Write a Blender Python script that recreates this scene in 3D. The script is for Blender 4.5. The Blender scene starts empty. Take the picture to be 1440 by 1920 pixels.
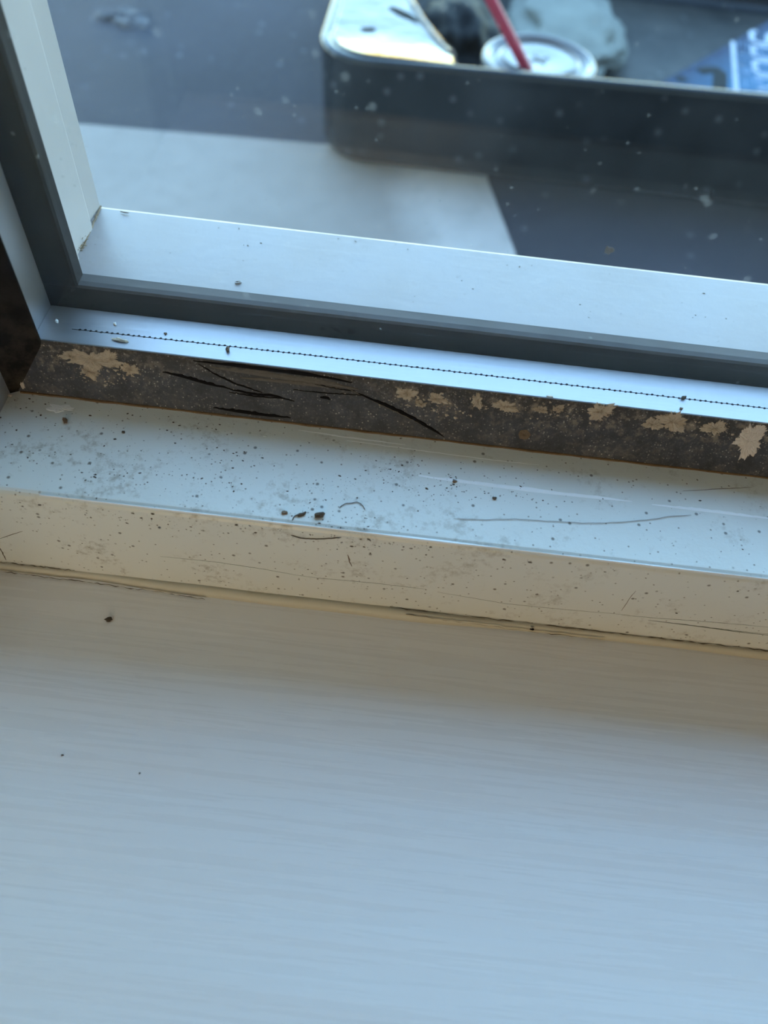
import bpy, bmesh, math, random
from mathutils import Vector, noise as mnoise

S = bpy.context.scene
COL = S.collection

# ------------------------------------------------------------------ camera
cam_d = bpy.data.cameras.new('camera')
cam = bpy.data.objects.new('camera', cam_d)
COL.objects.link(cam)
cam_d.sensor_fit = 'VERTICAL'
cam_d.sensor_height = 36.0
cam_d.lens = 36.0 * 1440 / 1920
from mathutils import Matrix
_ca, _sa = 0.993396, 0.114737
_st, _ct = 0.810679, 0.585491
_R = Vector((_ca, _sa * _st, _sa * _ct))
_U = Vector((-_sa, _ca * _st, _ca * _ct))
_B = Vector((0, -_ct, _st))
cam.matrix_world = Matrix(((_R.x, _U.x, _B.x, 0), (_R.y, _U.y, _B.y, 0), (_R.z, _U.z, _B.z, 0.205), (0, 0, 0, 1)))
cam_d.clip_start = 0.01
cam_d.dof.use_dof = True
cam_d.dof.focus_distance = 0.222
cam_d.dof.aperture_fstop = 8.5
S.camera = cam

# ------------------------------------------------------------------ light
w = bpy.data.worlds.new('sky'); S.world = w; w.use_nodes = True
wt = w.node_tree; wt.nodes.clear()
sky = wt.nodes.new('ShaderNodeTexSky'); sky.sky_type = 'NISHITA'
sky.sun_disc = False; sky.sun_elevation = math.radians(3); sky.sun_rotation = math.pi   # low sun behind the house
sky.air_density = 1.0; sky.dust_density = 1.0; sky.ozone_density = 2.0
bg = wt.nodes.new('ShaderNodeBackground'); bg.inputs[1].default_value = 5.6
wo = wt.nodes.new('ShaderNodeOutputWorld')
wt.links.new(sky.outputs[0], bg.inputs[0]); wt.links.new(bg.outputs[0], wo.inputs[0])

ld = bpy.data.lights.new('room_lamp', 'AREA'); ld.shape = 'DISK'; ld.size = 0.5
ld.energy = 3.8; ld.color = (1.0, 0.78, 0.48)
lo = bpy.data.objects.new('room_lamp', ld); lo.location = (-.14, -1.0, .30); lo.rotation_euler = (math.radians(85), 0, 0); COL.objects.link(lo)

vs = S.view_settings
vs.view_transform = 'Standard'; vs.look = 'None'; vs.gamma = 1; vs.use_curve_mapping = False
vs.exposure = 0.0

# ------------------------------------------------------------------ helpers
def tag(o, label=None, cat=None, group=None, kind=None):
    if label: o['label'] = label
    if cat: o['category'] = cat
    if group: o['group'] = group
    if kind: o['kind'] = kind
    return o

def link(name, me, mat, parent=None, smooth=False):
    o = bpy.data.objects.new(name, me); COL.objects.link(o)
    if mat: me.materials.append(mat)
    if parent: o.parent = parent; o.matrix_parent_inverse = parent.matrix_world.inverted()
    if smooth:
        for p in me.polygons: p.use_smooth = True
    return o

def pydata(name, v, f, mat, parent=None, smooth=False):
    me = bpy.data.meshes.new(name); me.from_pydata([tuple(p) for p in v], [], f)
    bm = bmesh.new(); bm.from_mesh(me); bmesh.ops.recalc_face_normals(bm, faces=bm.faces); bm.to_mesh(me); bm.free()
    return link(name, me, mat, parent, smooth)

def empty(name, loc):
    o = bpy.data.objects.new(name, None); o.location = loc; o.empty_display_size = .02
    COL.objects.link(o); bpy.context.view_layer.update(); return o

def prism(prof, a, b, axis, n=1):
    """profile (two coords) swept from a to b along axis; returns verts, faces"""
    v, f = [], []; m = len(prof)
    for k in range(n + 1):
        t = a + (b - a) * k / n
        for p, q in prof:
            v.append((t, p, q) if axis == 'x' else (p, q, t) if axis == 'z' else (p, t, q))
    for k in range(n):
        for i in range(m):
            j = (i + 1) % m
            f.append((k*m+i, k*m+j, (k+1)*m+j, (k+1)*m+i))
    f.append(tuple(range(m))); f.append(tuple(n*m + i for i in range(m)))
    return v, f

def joined(*parts):
    V, F = [], []
    for v, f in parts:
        o = len(V); V += v; F += [tuple(i + o for i in q) for q in f]
    return V, F

def box(x0, x1, y0, y1, z0, z1):
    return prism([(x0, y0), (x1, y0), (x1, y1), (x0, y1)], z0, z1, 'z')

def tube(pts, rads, sides=8):
    V, F = [], []; n = len(pts); pts = [Vector(p) for p in pts]
    if not hasattr(rads, '__len__'): rads = [rads] * n
    for i, p in enumerate(pts):
        d = (pts[min(i+1, n-1)] - pts[max(i-1, 0)]).normalized()
        a = d.cross(Vector((.13, .31, .94))).normalized(); b = d.cross(a)
        for k in range(sides):
            t = 2*math.pi*k/sides
            V.append(p + (a*math.cos(t) + b*math.sin(t)) * rads[i])
    for i in range(n-1):
        for k in range(sides):
            l = (k+1) % sides
            F.append((i*sides+k, i*sides+l, (i+1)*sides+l, (i+1)*sides+k))
    F.append(tuple(range(sides))); F.append(tuple((n-1)*sides+k for k in range(sides)))
    return V, F

def lathe(prof, c, seg=64):
    V, F = [], []; n = len(prof)
    for k in range(seg):
        t = 2*math.pi*k/seg
        for r, z in prof: V.append((c[0]+r*math.cos(t), c[1]+r*math.sin(t), c[2]+z))
    for k in range(seg):
        l = (k+1) % seg
        for i in range(n-1): F.append((k*n+i, l*n+i, l*n+i+1, k*n+i+1))
    return V, F

def ribbon(pts, nrm, widths, th):
    """flattened tapered strip lying on a surface with normal nrm"""
    V, F = [], []; nrm = Vector(nrm).normalized(); pts = [Vector(p) for p in pts]; n = len(pts)
    for i, p in enumerate(pts):
        d = (pts[min(i+1, n-1)] - pts[max(i-1, 0)]).normalized(); s = nrm.cross(d).normalized()
        h = widths[i] / 2
        V += [p - s*h - nrm*.0001, p - s*h*.5 + nrm*th, p + s*h*.5 + nrm*th, p + s*h - nrm*.0001]
    for i in range(n-1):
        for k in range(4):
            l = (k+1) % 4
            F.append((i*4+k, i*4+l, i*4+4+l, i*4+4+k))
    F.append((0, 1, 2, 3)); F.append(tuple((n-1)*4+k for k in range(4)))
    return V, F

def dense(pts, n, jit, seed, nrm=(0, 0, 1)):
    """resample a polyline and jitter it a little in its surface"""
    rr = random.Random(seed); P = [Vector(p) for p in pts]; L = [0]
    for a, b in zip(P, P[1:]): L.append(L[-1] + (b-a).length)
    out = []; nrm = Vector(nrm)
    for k in range(n+1):
        s = L[-1]*k/n; i = 0
        while i < len(P)-2 and L[i+1] < s: i += 1
        u = (s-L[i])/max(1e-9, L[i+1]-L[i]); d = (P[i+1]-P[i]).normalized()
        out.append(P[i].lerp(P[i+1], u) + nrm.cross(d).normalized()*rr.uniform(-jit, jit))
    return out

def blob(c, e1, e2, nrm, r1, r2, th, seed, rings=4, seg=26, jag=.35, rag=.12):
    """thin rough patch with a ragged outline on a plane"""
    rr = random.Random(seed); c, e1, e2, nrm = map(Vector, (c, e1, e2, nrm)); V, F = [], []
    ph = [rr.uniform(0, 6.28) for _ in range(6)]
    V.append(c + nrm*th)
    for k in range(1, rings+1):
        for i in range(seg):
            t = 2*math.pi*i/seg
            R = 1 + jag*(.5*math.sin(2*t+ph[0]) + .4*math.sin(3*t+ph[1]) + .35*math.sin(5*t+ph[2]) + .3*math.sin(9*t+ph[3])) + rr.uniform(-rag, rag)
            q = k/rings
            V.append(c + e1*(r1*q*R*math.cos(t)) + e2*(r2*q*R*math.sin(t)) + nrm*((th*rr.uniform(.4, 1.2)) if k < rings else -.0001))
    for i in range(seg): F.append((0, 1+i, 1+(i+1) % seg))
    for k in range(rings-1):
        for i in range(seg):
            j = (i+1) % seg; a = 1+k*seg
            F.append((a+i, a+seg+i, a+seg+j, a+j))
    return V, F

_ico = bmesh.new(); bmesh.ops.create_icosphere(_ico, subdivisions=2, radius=1)
ICO_V = [v.co.copy() for v in _ico.verts]; ICO_F = [tuple(v.index for v in f.verts) for f in _ico.faces]; _ico.free()
_oc = bmesh.new(); bmesh.ops.create_icosphere(_oc, subdivisions=1, radius=1)
OC_V = [v.co.copy() for v in _oc.verts]; OC_F = [tuple(v.index for v in f.verts) for f in _oc.faces]; _oc.free()

def lump(c, sx, sy, sz, rot, seed, rough=.35, lo=False):
    rr = random.Random(seed); off = Vector((rr.uniform(-50, 50), rr.uniform(-50, 50), rr.uniform(-50, 50))); V = []
    cr, sr = math.cos(rot), math.sin(rot)
    for p in (OC_V if lo else ICO_V):
        q = p*(1 + rough*mnoise.noise(p*1.7+off)*1.6)
        x, y, z = q.x*sx, q.y*sy, q.z*sz
        V.append((c[0]+x*cr-y*sr, c[1]+x*sr+y*cr, c[2]+z))
    return V, list(OC_F if lo else ICO_F)

# ------------------------------------------------------------------ materials
class NT:
    def __init__(s, name):
        s.m = bpy.data.materials.new(name); s.m.use_nodes = True; s.t = s.m.node_tree; s.t.nodes.clear()
        s.out = s.t.nodes.new('ShaderNodeOutputMaterial')
        s.co = s.n('ShaderNodeTexCoord').outputs['Object']
    def set(s, sock, v):
        if isinstance(v, bpy.types.NodeSocket): s.t.links.new(v, sock)
        elif v is not None:
            if hasattr(v, '__len__') and sock.type == 'RGBA' and len(v) == 3: v = (*v, 1)
            sock.default_value = v
    def n(s, typ, ins=None, **kw):
        nd = s.t.nodes.new(typ)
        for k, v in kw.items(): setattr(nd, k, v)
        for k, v in (ins or {}).items(): s.set(nd.inputs[k], v)
        return nd
    def mp(s, scale=(1, 1, 1), loc=(0, 0, 0), rot=(0, 0, 0)):
        return s.n('ShaderNodeMapping', {'Vector': s.co, 'Scale': scale, 'Location': loc, 'Rotation': rot}).outputs[0]
    def noise(s, scale, detail=4, rough=.55, vec=None, dist=0.0):
        return s.n('ShaderNodeTexNoise', {'Vector': vec or s.co, 'Scale': scale, 'Detail': detail, 'Roughness': rough, 'Distortion': dist}).outputs[0]
    def ramp(s, f, a, b, va=0.0, vb=1.0):
        return s.n('ShaderNodeMapRange', {'Value': f, 'From Min': a, 'From Max': b, 'To Min': va, 'To Max': vb}, clamp=True).outputs[0]
    def math(s, op, a, b=0.0):
        return s.n('ShaderNodeMath', {0: a, 1: b}, operation=op).outputs[0]
    def mix(s, f, a, b):
        nd = s.n('ShaderNodeMix', data_type='RGBA')
        s.set(nd.inputs[0], f); s.set(nd.inputs[6], a); s.set(nd.inputs[7], b); return nd.outputs[2]
    def dots(s, scale, r, keep, vec=None):
        v = s.n('ShaderNodeTexVoronoi', {'Vector': vec or s.co, 'Scale': scale})
        m = s.ramp(v.outputs['Distance'], r, r*.5)
        k = s.n('ShaderNodeSeparateColor', {0: v.outputs['Color']}).outputs[0]
        return s.math('MULTIPLY', m, s.math('LESS_THAN', k, keep))
    def bump(s, h, dist, strength=1.0, prev=None):
        return s.n('ShaderNodeBump', {'Height': h, 'Distance': dist, 'Strength': strength, **({'Normal': prev} if prev else {})}).outputs[0]
    def xyz(s):
        return s.n('ShaderNodeSeparateXYZ', {0: s.co}).outputs
    def done(s, col, rough=.5, metal=0.0, normal=None, spec=.5, **kw):
        b = s.n('ShaderNodeBsdfPrincipled', {'Base Color': col, 'Roughness': rough, 'Metallic': metal, 'Specular IOR Level': spec, **kw})
        if normal: s.set(b.inputs['Normal'], normal)
        s.t.links.new(b.outputs[0], s.out.inputs[0]); s.bsdf = b; return s.m

def plain(name, col, rough=.5, metal=0.0, var=.15, scale=300, spec=.5):
    t = NT(name); f = t.noise(scale)
    a = tuple(c*(1-var) for c in col); b = tuple(min(1, c*(1+var)) for c in col)
    return t.done(t.mix(f, a, b), rough, metal, t.bump(t.noise(scale*2), .0001, .4), spec)

# painted window sill: gloss paint with brush strokes running along the board
t = NT('sill_gloss_paint')
st = t.noise(1, 5, .6, t.mp((16, 520, 40)))
st2 = t.noise(1, 3, .6, t.mp((5, 110, 20), loc=(4, 9, 2), rot=(0, 0, .02)))
big = t.noise(1, 2, .5, t.mp((3, 38, 10), loc=(1.3, 2.7, 0)))
nb = t.bump(st, .00007, .40); nb = t.bump(st2, .0004, .42, nb); nb = t.bump(big, .0022, .45, nb)
cc = t.mix(st, (.80, .78, .772), (.85, .83, .83))
M_SILL = t.done(cc, t.ramp(st, .3, .7, .22, .34), normal=nb)

# enamelled aluminium frame with grime
def frame_paint(name, base, dirt_amt, rough=.38):
    t = NT(name); x, y, z = t.xyz()[0:3]
    sm = t.math('MULTIPLY', t.noise(420, 6, .72), t.noise(65, 4, .65, t.mp(loc=(3, 1, 2))))
    lf = t.ramp(x, -.12, .06, 1.25, .75)
    smd = t.math('MULTIPLY', t.ramp(sm, .29, .42), t.math('MULTIPLY', lf, .6*dirt_amt))
    d1 = t.math('MULTIPLY', t.dots(420, .26, .09), dirt_amt)
    d2 = t.math('MULTIPLY', t.dots(900, .3, .10), dirt_amt)
    film = t.math('MULTIPLY', t.ramp(t.noise(14, 4, .6), .35, .7), .35*dirt_amt)
    c = t.mix(film, base, tuple(b*.80 for b in base))
    c = t.mix(smd, c, (.24, .19, .12)); c = t.mix(d1, c, (.10, .08, .055)); c = t.mix(d2, c, (.16, .13, .09))
    nb = t.bump(t.noise(260, 4), .00015, .5); nb = t.bump(t.noise(1800, 2), .00004, .5, nb)
    return t.done(c, t.ramp(t.noise(40), .3, .7, rough-.07, rough+.1), normal=nb)
M_RAIL = frame_paint('grimy_frame_enamel', (.72, .725, .685), .85)
M_ORAIL = frame_paint('darkened_outer_enamel', (.270, .245, .255), .16)  # frame paint darkened to offset the stronger light outside
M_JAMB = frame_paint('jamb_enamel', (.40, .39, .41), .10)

# inner rubber gasket
t = NT('weathered_rubber'); x, y, z = t.xyz()[0:3]
hgt = t.ramp(z, .0386, .0555)
n1 = t.noise(160, 7, .68); n2 = t.noise(420, 5, .7, t.mp(loc=(5, 2, 1))); n3 = t.noise(1100, 3, .7)
xs = t.ramp(x, -.03, .04, 0, 1); lf = t.ramp(x, -.085, -.05, 1, 0)
c = t.mix(t.ramp(n1, .3, .7), (.024, .029, .041), (.068, .076, .098))
c = t.mix(t.math('MULTIPLY', t.ramp(hgt, .55, 1.0), t.ramp(n1, .35, .6, .4, .9)), c, (.036, .029, .021))
crust = t.math('MULTIPLY', t.ramp(t.math('ADD', n2, t.math('MULTIPLY', n1, .5)), .76, .90), t.math('MULTIPLY', t.ramp(hgt, .35, .75, .2, .85), t.math('MAXIMUM', xs, lf)))
c = t.mix(crust, c, (.25, .215, .175))
fl = t.math('MULTIPLY', t.dots(1300, .33, .30), t.ramp(n1, .38, .58))
c = t.mix(fl, c, (.42, .40, .38))
c = t.mix(t.math('MULTIPLY', t.ramp(t.math('ADD', n3, t.math('MULTIPLY', n1, .35)), .72, .95), .6), c, (.22, .215, .215))
nb = t.bump(n1, .0006, .6); nb = t.bump(n2, .0004, .7, nb); nb = t.bump(n3, .00015, .6, nb)
M_GASKET = t.done(c, .62, normal=nb)

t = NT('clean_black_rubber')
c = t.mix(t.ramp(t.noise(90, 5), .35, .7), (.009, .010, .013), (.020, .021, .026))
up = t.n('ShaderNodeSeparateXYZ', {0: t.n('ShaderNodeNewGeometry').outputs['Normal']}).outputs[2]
c = t.mix(t.math('MULTIPLY', t.ramp(up, .5, .9), t.ramp(t.noise(60, 4), .2, .6, .6, 1)), c, (.080, .078, .086))   # settled dust plus sky light painted onto the upward faces
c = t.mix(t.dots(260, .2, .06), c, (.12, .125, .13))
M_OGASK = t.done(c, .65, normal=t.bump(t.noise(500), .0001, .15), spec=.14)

# the spacer bar inside the double glazing
t = NT('brushed_aluminium')
s1 = t.noise(1, 3, .6, t.mp((30, 1500, 1500)))
c = t.mix(s1, (.33, .32, .335), (.39, .38, .395))
M_ALU = t.done(c, t.ramp(s1, .3, .7, .36, .46), 0.85, t.bump(s1, .00003, .5))

# dusty window glass: clear with a Fresnel reflection, thin dust film and dried specks
def glass(name, film, specks):
    t = NT(name)
    bf = t.n('ShaderNodeNewGeometry').outputs['Backfacing']
    fr = t.n('ShaderNodeFresnel', {'IOR': t.ramp(bf, 0, 1, 1.33, 1/1.33)}).outputs[0]   # same reflection on both faces of the pane
    tr = t.n('ShaderNodeBsdfTransparent', {'Color': (.98, .99, .985)}).outputs[0]
    gl = t.n('ShaderNodeBsdfGlossy', {'Color': (1, 1, 1), 'Roughness': 0.0}).outputs[0]
    g = t.n('ShaderNodeMixShader', {0: fr, 1: tr, 2: gl}).outputs[0]
    df = t.n('ShaderNodeBsdfDiffuse', {'Color': (.62, .64, .66)}).outputs[0]
    tl = t.n('ShaderNodeBsdfTranslucent', {'Color': (.62, .64, .66)}).outputs[0]
    du = t.n('ShaderNodeMixShader', {0: .5, 1: df, 2: tl}).outputs[0]
    f = t.math('MULTIPLY', t.ramp(t.noise(35, 5, .65), .3, .75), film)
    if specks:
        a = t.math('MULTIPLY', t.dots(150, .2, .14), .09); b = t.math('MULTIPLY', t.dots(420, .22, .08), .10)
        f = t.math('MAXIMUM', f, t.math('MAXIMUM', a, b))
    fin = t.n('ShaderNodeMixShader', {0: f, 1: g, 2: du}).outputs[0]
    t.t.links.new(fin, t.out.inputs[0]); return t.m
M_GLASS_IN = glass('inner_glass', .002, False)
M_GLASS_OUT = glass('outer_glass', .005, True)

# outside ground
t = NT('dark_asphalt')
n1 = t.noise(6, 6, .65); n2 = t.noise(120, 5, .7)
c = t.mix(t.ramp(n1, .3, .7), (.026, .028, .042), (.040, .042, .062)); c = t.mix(t.math('MULTIPLY', t.ramp(n2, .5, .75), .5), c, (.055, .058, .07))
c = t.mix(t.dots(60, .2, .25), c, (.12, .125, .15))
M_ASPH = t.done(c, .8, normal=t.bump(n2, .002, .5), spec=.22)
t = NT('pale_concrete')
n1 = t.noise(9, 6, .6); n2 = t.noise(70, 5, .65)
c = t.mix(t.ramp(n1, .35, .65), (.46, .435, .43), (.54, .51, .505))
c = t.mix(t.math('MULTIPLY', t.ramp(n2, .45, .75), .35), c, (.24, .235, .23))
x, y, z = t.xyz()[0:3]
dark_side = t.ramp(t.math('ADD', t.math('ADD', x, t.math('MULTIPLY', y, .32)), t.math('MULTIPLY', n1, .05)), .175, .215, 1, 0)  # slab is darker on its left part, with a soft slanted boundary
c = t.mix(t.math('MULTIPLY', dark_side, .62), c, (.15, .130, .120))
M_CONC = t.done(c, .85, normal=t.bump(n2, .0015, .4), spec=.2)

M_TUB = None
t = NT('dusty_black_plastic')
c = t.mix(t.ramp(t.noise(20, 5), .35, .7), (.016, .020, .026), (.030, .036, .046))
c = t.mix(t.math('MULTIPLY', t.dots(75, .25, .5), .6), c, (.12, .13, .155))
M_TUB = t.done(c, .24, normal=t.bump(t.noise(60, 4), .0006, .3), spec=.38)
t = NT('glossy_black_film')
M_FILM = t.done((.11, .10, .10), .10, .20, t.bump(t.noise(22, 3), .006, .30), .35)
t = NT('tub_floor_dirt')
c = t.mix(t.ramp(t.noise(14, 6, .65), .35, .68), (.030, .033, .034), (.085, .085, .08)); c = t.mix(t.dots(90, .25, .12), c, (.16, .17, .17))
M_TUBIN = t.done(c, .7, normal=t.bump(t.noise(60), .003, .5))
M_LID = plain('clear_white_lid', (.15, .15, .165), .22, 0.0, .05, 60)
M_CUP = plain('paper_cup', (.60, .62, .66), .5)
M_STRAW = plain('red_plastic_straw', (.36, .030, .075), .35, 0, .1, 80)
M_BAG = plain('black_bag', (.004, .005, .007), .6, 0, .3, 40, .12)
M_PAPER = plain('pale_crumpled_paper', (.20, .215, .195), .9, 0, .3, 25)
M_WHITE = plain('white_print', (.40, .45, .54), .7, 0, .05, 300, .12)
M_MIDB = plain('pale_blue_print', (.13, .22, .36), .7, 0, .1, 300, .12)
M_DARKP = plain('dark_print', (.012, .018, .024), .8, 0, .1, 300, .1)
t = NT('blue_printed_card'); x, y, z = t.xyz()[0:3]
# blue turns darker towards the slanted edge of the card
fd = t.math('SUBTRACT', t.math('MULTIPLY', t.math('SUBTRACT', x, .183), .78), t.math('MULTIPLY', t.math('SUBTRACT', y, .678), .625))
c = t.mix(t.ramp(fd, .004, .05), (.010, .022, .060), (.050, .145, .265)); c = t.mix(t.math('MULTIPLY', t.ramp(t.noise(60, 4), .4, .7), .25), c, (.09, .17, .29))
M_CARD = t.done(c, .75, spec=.12)
M_CRUMB = plain('dark_crumb', (.075, .058, .042), .8, 0, .4, 900)
M_HUSK = plain('brown_husk', (.13, .075, .040), .6, 0, .4, 1200)
M_SPLINT = plain('pale_splinter', (.62, .52, .42), .7, 0, .2, 900)
M_FLAKE = plain('plaster_crust', (.45, .39, .32), .9, 0, .38, 700)
M_FLAKEW = plain('white_plaster', (.64, .59, .55), .85, 0, .22, 900)
M_SPOT = plain('brown_spot', (.17, .125, .085), .8, 0, .25, 900)
M_CUT = plain('fresh_cut_rubber', (.005, .005, .008), .6, 0, .3, 500, .1)
M_SCAR = plain('scraped_rubber', (.105, .092, .078), .6, 0, .35, 900)
M_SCUFF = plain('white_scuff', (.88, .88, .88), .35, 0, .04, 400)
M_HAIR = plain('hair', (.20, .165, .13), .5, 0, .2, 500)
M_CRACK = plain('crack_dirt', (.10, .078, .050), .9, 0, .4, 900)
M_RUST = plain('brown_sealant_line', (.16, .095, .045), .8, 0, .45, 500)
M_GREEN = plain('dark_green_mark', (.10, .115, .085), .7, 0, .3, 600)
M_CAULK = plain('old_caulk', (.62, .58, .48), .55, 0, .06, 200)
M_PAINTW = plain('wall_paint', (.60, .56, .51), .8, 0, .04, 20)
M_FLOOR = plain('floor_boards', (.09, .075, .06), .6, 0, .3, 6)
M_WEB = plain('cobweb_fluff', (.32, .25, .17), .9, 0, .3, 900)

# ------------------------------------------------------------------ the room and the ground outside
BLOCKER_REACH = .40  # reach of the added slab that blocks high sky
WX0, WX1, WZ0, WZ1 = -.128, .72, -.028, .86
def struct(name, vf, m, label=None, parent=None, smooth=False):
    o = pydata(name, vf[0], vf[1], m, parent, smooth)
    if not parent: tag(o, label, None, None, 'structure')
    return o
struct('wall_front', joined(box(-2, WX0, -.04, .205, -.9, 1.5), box(WX1, 2, -.04, .205, -.9, 1.5),
       box(WX0, WX1, -.04, .205, -.9, WZ0), box(WX0, WX1, -.04, .205, WZ1, 1.5)), M_PAINTW, 'painted wall that holds the window')
struct('wall_left', box(-2.05, -2, -3, -.04, -.9, 1.5), M_PAINTW, 'plain painted room wall beside the window')
struct('wall_right', box(2, 2.05, -3, -.04, -.9, 1.5), M_PAINTW, 'plain painted room wall far from the corner')
struct('wall_back', box(-2.05, 2.05, -3.05, -3, -.9, 1.5), M_PAINTW, 'plain painted wall behind the viewer')
struct('floor', box(-2.05, 2.05, -3.05, -.04, -.95, -.9), M_FLOOR, 'brown wooden room floor')
struct('ceiling', box(-2.05, 2.05, -3.05, .205, 1.5, 1.55), M_PAINTW, 'plain painted room ceiling')
struct('sky_blocker', box(-2, 2, .205, .205 + BLOCKER_REACH, .80, .84), M_PAINTW, 'plain flat slab added above the window outside to block high sky')  # unseen slab, added only to cut high sky light on sill and ledge
struct('ground', box(-6, 6, .205, 9, -.20, -.152), M_ASPH, 'dark speckled asphalt ground outside the window')

# the pale slab let into the asphalt under the tub
sl = [(-.62, .58), (-0.29488, 0.62462, -0.15000), (-0.09097, 0.63634, -0.15000), (.05, .660), (0.05483, 0.60856, -0.15000), (0.07673, 0.51676, -0.15000), (.098, .40), (.10, .215), (-.62, .215)]
sl = [(p[0], p[1]) for p in sl]
v, f = prism(sl, -.153, -.15, 'z')
tag(pydata('paving_slab', v, f, M_CONC), 'pale grey concrete slab, darker on one side, outside below the window, partly under the black tub', 'slab')

# ------------------------------------------------------------------ the sill board
nx, ny = 24, 60
V, F = [], []
def sill_z(x, y):
    return 0.0 if y > -.052 else -.014 + math.sqrt(max(0, .014**2 - (-.052 - y)**2))
prof = [(-.05, -.028)] + [(-.052 - .014*math.sin(a), -.014 + .014*math.cos(a)) for a in [math.pi - math.pi*k/14 for k in range(1, 14)]]
prof = [(y, z) for y, z in prof] + [(-.05, 0), (.112, 0), (.112, -.028)]
v, f = prism(prof, WX0, WX1, 'x')
struct('trim_1', (v, f), M_SILL, 'cream gloss painted window sill board with brush strokes', None)
SILL = bpy.data.objects['trim_1']
# line of old caulk between sill and frame, tapering out at the left corner
def caulk():
    V, F = [], []; xs = [-.128 + .848*i/220 for i in range(221)]
    for i, x in enumerate(xs):
        wdt = .0021 + .0010*mnoise.noise(Vector((x*30, 0, 3))) + .0012*max(0, min(1, (x+.085)/.03))*(1 - max(0, min(1, (x-.0)/.06)))
        hh = .0022 + .0005*mnoise.noise(Vector((x*45, 7, 1)))
        V += [(x, .1122, hh), (x, .1122-wdt*.45, hh*.42), (x, .1122-wdt, -.0001), (x, .1122, -.0002)]
    for i in range(220):
        for k in range(4): F.append((i*4+k, i*4+(k+1) % 4, i*4+4+(k+1) % 4, i*4+4+k))
    F += [(0, 1, 2, 3), (880, 881, 882, 883)]
    return V, F
v, f = caulk(); o = pydata('caulk_bead', v, f, M_CAULK, SILL, True)
o['label'] = 'cream bead of old caulk along the frame'

# ------------------------------------------------------------------ the window
HZ = .056 # bottom of the sight line outside
W = empty('window_1', (.3, .112, -.028)); tag(W, 'grimy white double glazed window frame with black rubber gaskets', None, None, 'structure')
XW0, XW1 = -.127, .72
rail_prof = [(.112, -.028), (.112, .0362), (.11215, .0371), (.1126, .0378), (.1133, .0383), (.1142, .0386), (.1150, .0386), (.1798, .0386), (.1798, -.028)]
v, f = prism(rail_prof, XW0, XW1, 'x')
RAIL = pydata('bottom_rail', v, f, M_RAIL, W)

orail_prof = [(.1800, -.028), (.1800, .0556), (.1809, .0559), (.2146, .0556), (.2157, .0553), (.2161, .0546), (.2161, .049), (.2045, .046), (.2045, -.028)]
v, f = prism(orail_prof, XW0, XW1, 'x')
ORAIL = pydata('outer_rail', v, f, M_ORAIL, W); ORAIL['label'] = 'pale outer ledge of the frame'
# jambs: an inner leaf standing on the ledge, an outer leaf beyond the panes
ji = [(-.127, .1122), (-.1127, .1122), (-.1117, .1126), (-.1110, .1134), (-.1107, .1146), (-.1107, .152), (-.118, .152), (-.118, .180), (-.127, .180)]
jo = [(-.127, .1802), (-.1011, .1802), (-.0998, .1812), (-.0998, .1880), (-.1009, .1892), (-.1007, .2032), (-.1010, .2041), (-.1017, .2045), (-.1026, .2048), (-.1027, .2060), (-.1019, .2150), (-.1024, .2161), (-.127, .2161)]
mx = lambda pr: [(.592 - x, y) for x, y in pr]
v, f = joined(prism(ji, .0386, .80, 'z'), prism(jo, .0557, .80, 'z'))
JAMB = pydata('jamb', v, f, M_JAMB, W)
v, f = joined(prism(mx(ji), .0386, .80, 'z'), prism(mx(jo), .0557, .80, 'z')); pydata('jamb', v, f, M_JAMB, W)
v, f = joined(prism([(.112, .80), (.2161, .80), (.2161, .86), (.112, .86)], XW0, XW1, 'x')); pydata('head_rail', v, f, M_JAMB, W)

# inner gaskets: wedges leaning back to the glass
GZ0, GZ1, GY0, GY1 = .0386, .05552, .1479, .1525
def gprof(y0, z0, y1, z1):
    return [(y0, z0), (y0 + (y1-y0)*.97, z0 + (z1-z0)*.97), (y1 - .0001, z1), (y1 - .00005, z1 - .0014), (y1 - .00005, z0)]
v, f = prism(gprof(GY0, GZ0, GY1, GZ1), -.1085, .70, 'x')
GASK = pydata('glazing_gasket', v, f, M_GASKET, W); GASK['label'] = 'black rubber gasket crusted with dirt and pale plaster'
jg = [(-.1107, .1468), (-.1086, .1480), (-.0992, .1520), (-.0988, .1524), (-.0999, .15245), (-.1107, .15245)]
v, f = prism(jg, .0386, .80, 'z'); 
v = [(x - .0, y, z) for x, y, z in v]
t = NT('jamb_rubber'); n1 = t.noise(150, 6, .65)
z_ = t.xyz()[2]
low = t.ramp(z_, .075, .045)
c = t.mix(t.ramp(n1, .35, .7), (.004, .004, .005), (.012, .011, .011)); c = t.mix(t.math('MULTIPLY', low, t.ramp(n1, .42, .62)), c, (.045, .038, .031))
M_JG = t.done(c, .7, normal=t.bump(n1, .0004, .6), spec=.25)
o = pydata('glazing_gasket', v, f, M_JG, W); o['label'] = 'upright black gasket at the window corner'
v, f = prism(mx(jg), .0386, .80, 'z'); pydata('glazing_gasket', v, f, M_JG, W)

# glass
v, f = box(-.1115, .7035, .1526, .1564, .0392, .80); o = pydata('inner_pane', v, f, M_GLASS_IN, W)
v, f = box(-.1115, .7035, .1715, .1745, .0392, .80); OPANE = pydata('outer_pane', v, f, M_GLASS_OUT, W)
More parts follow.
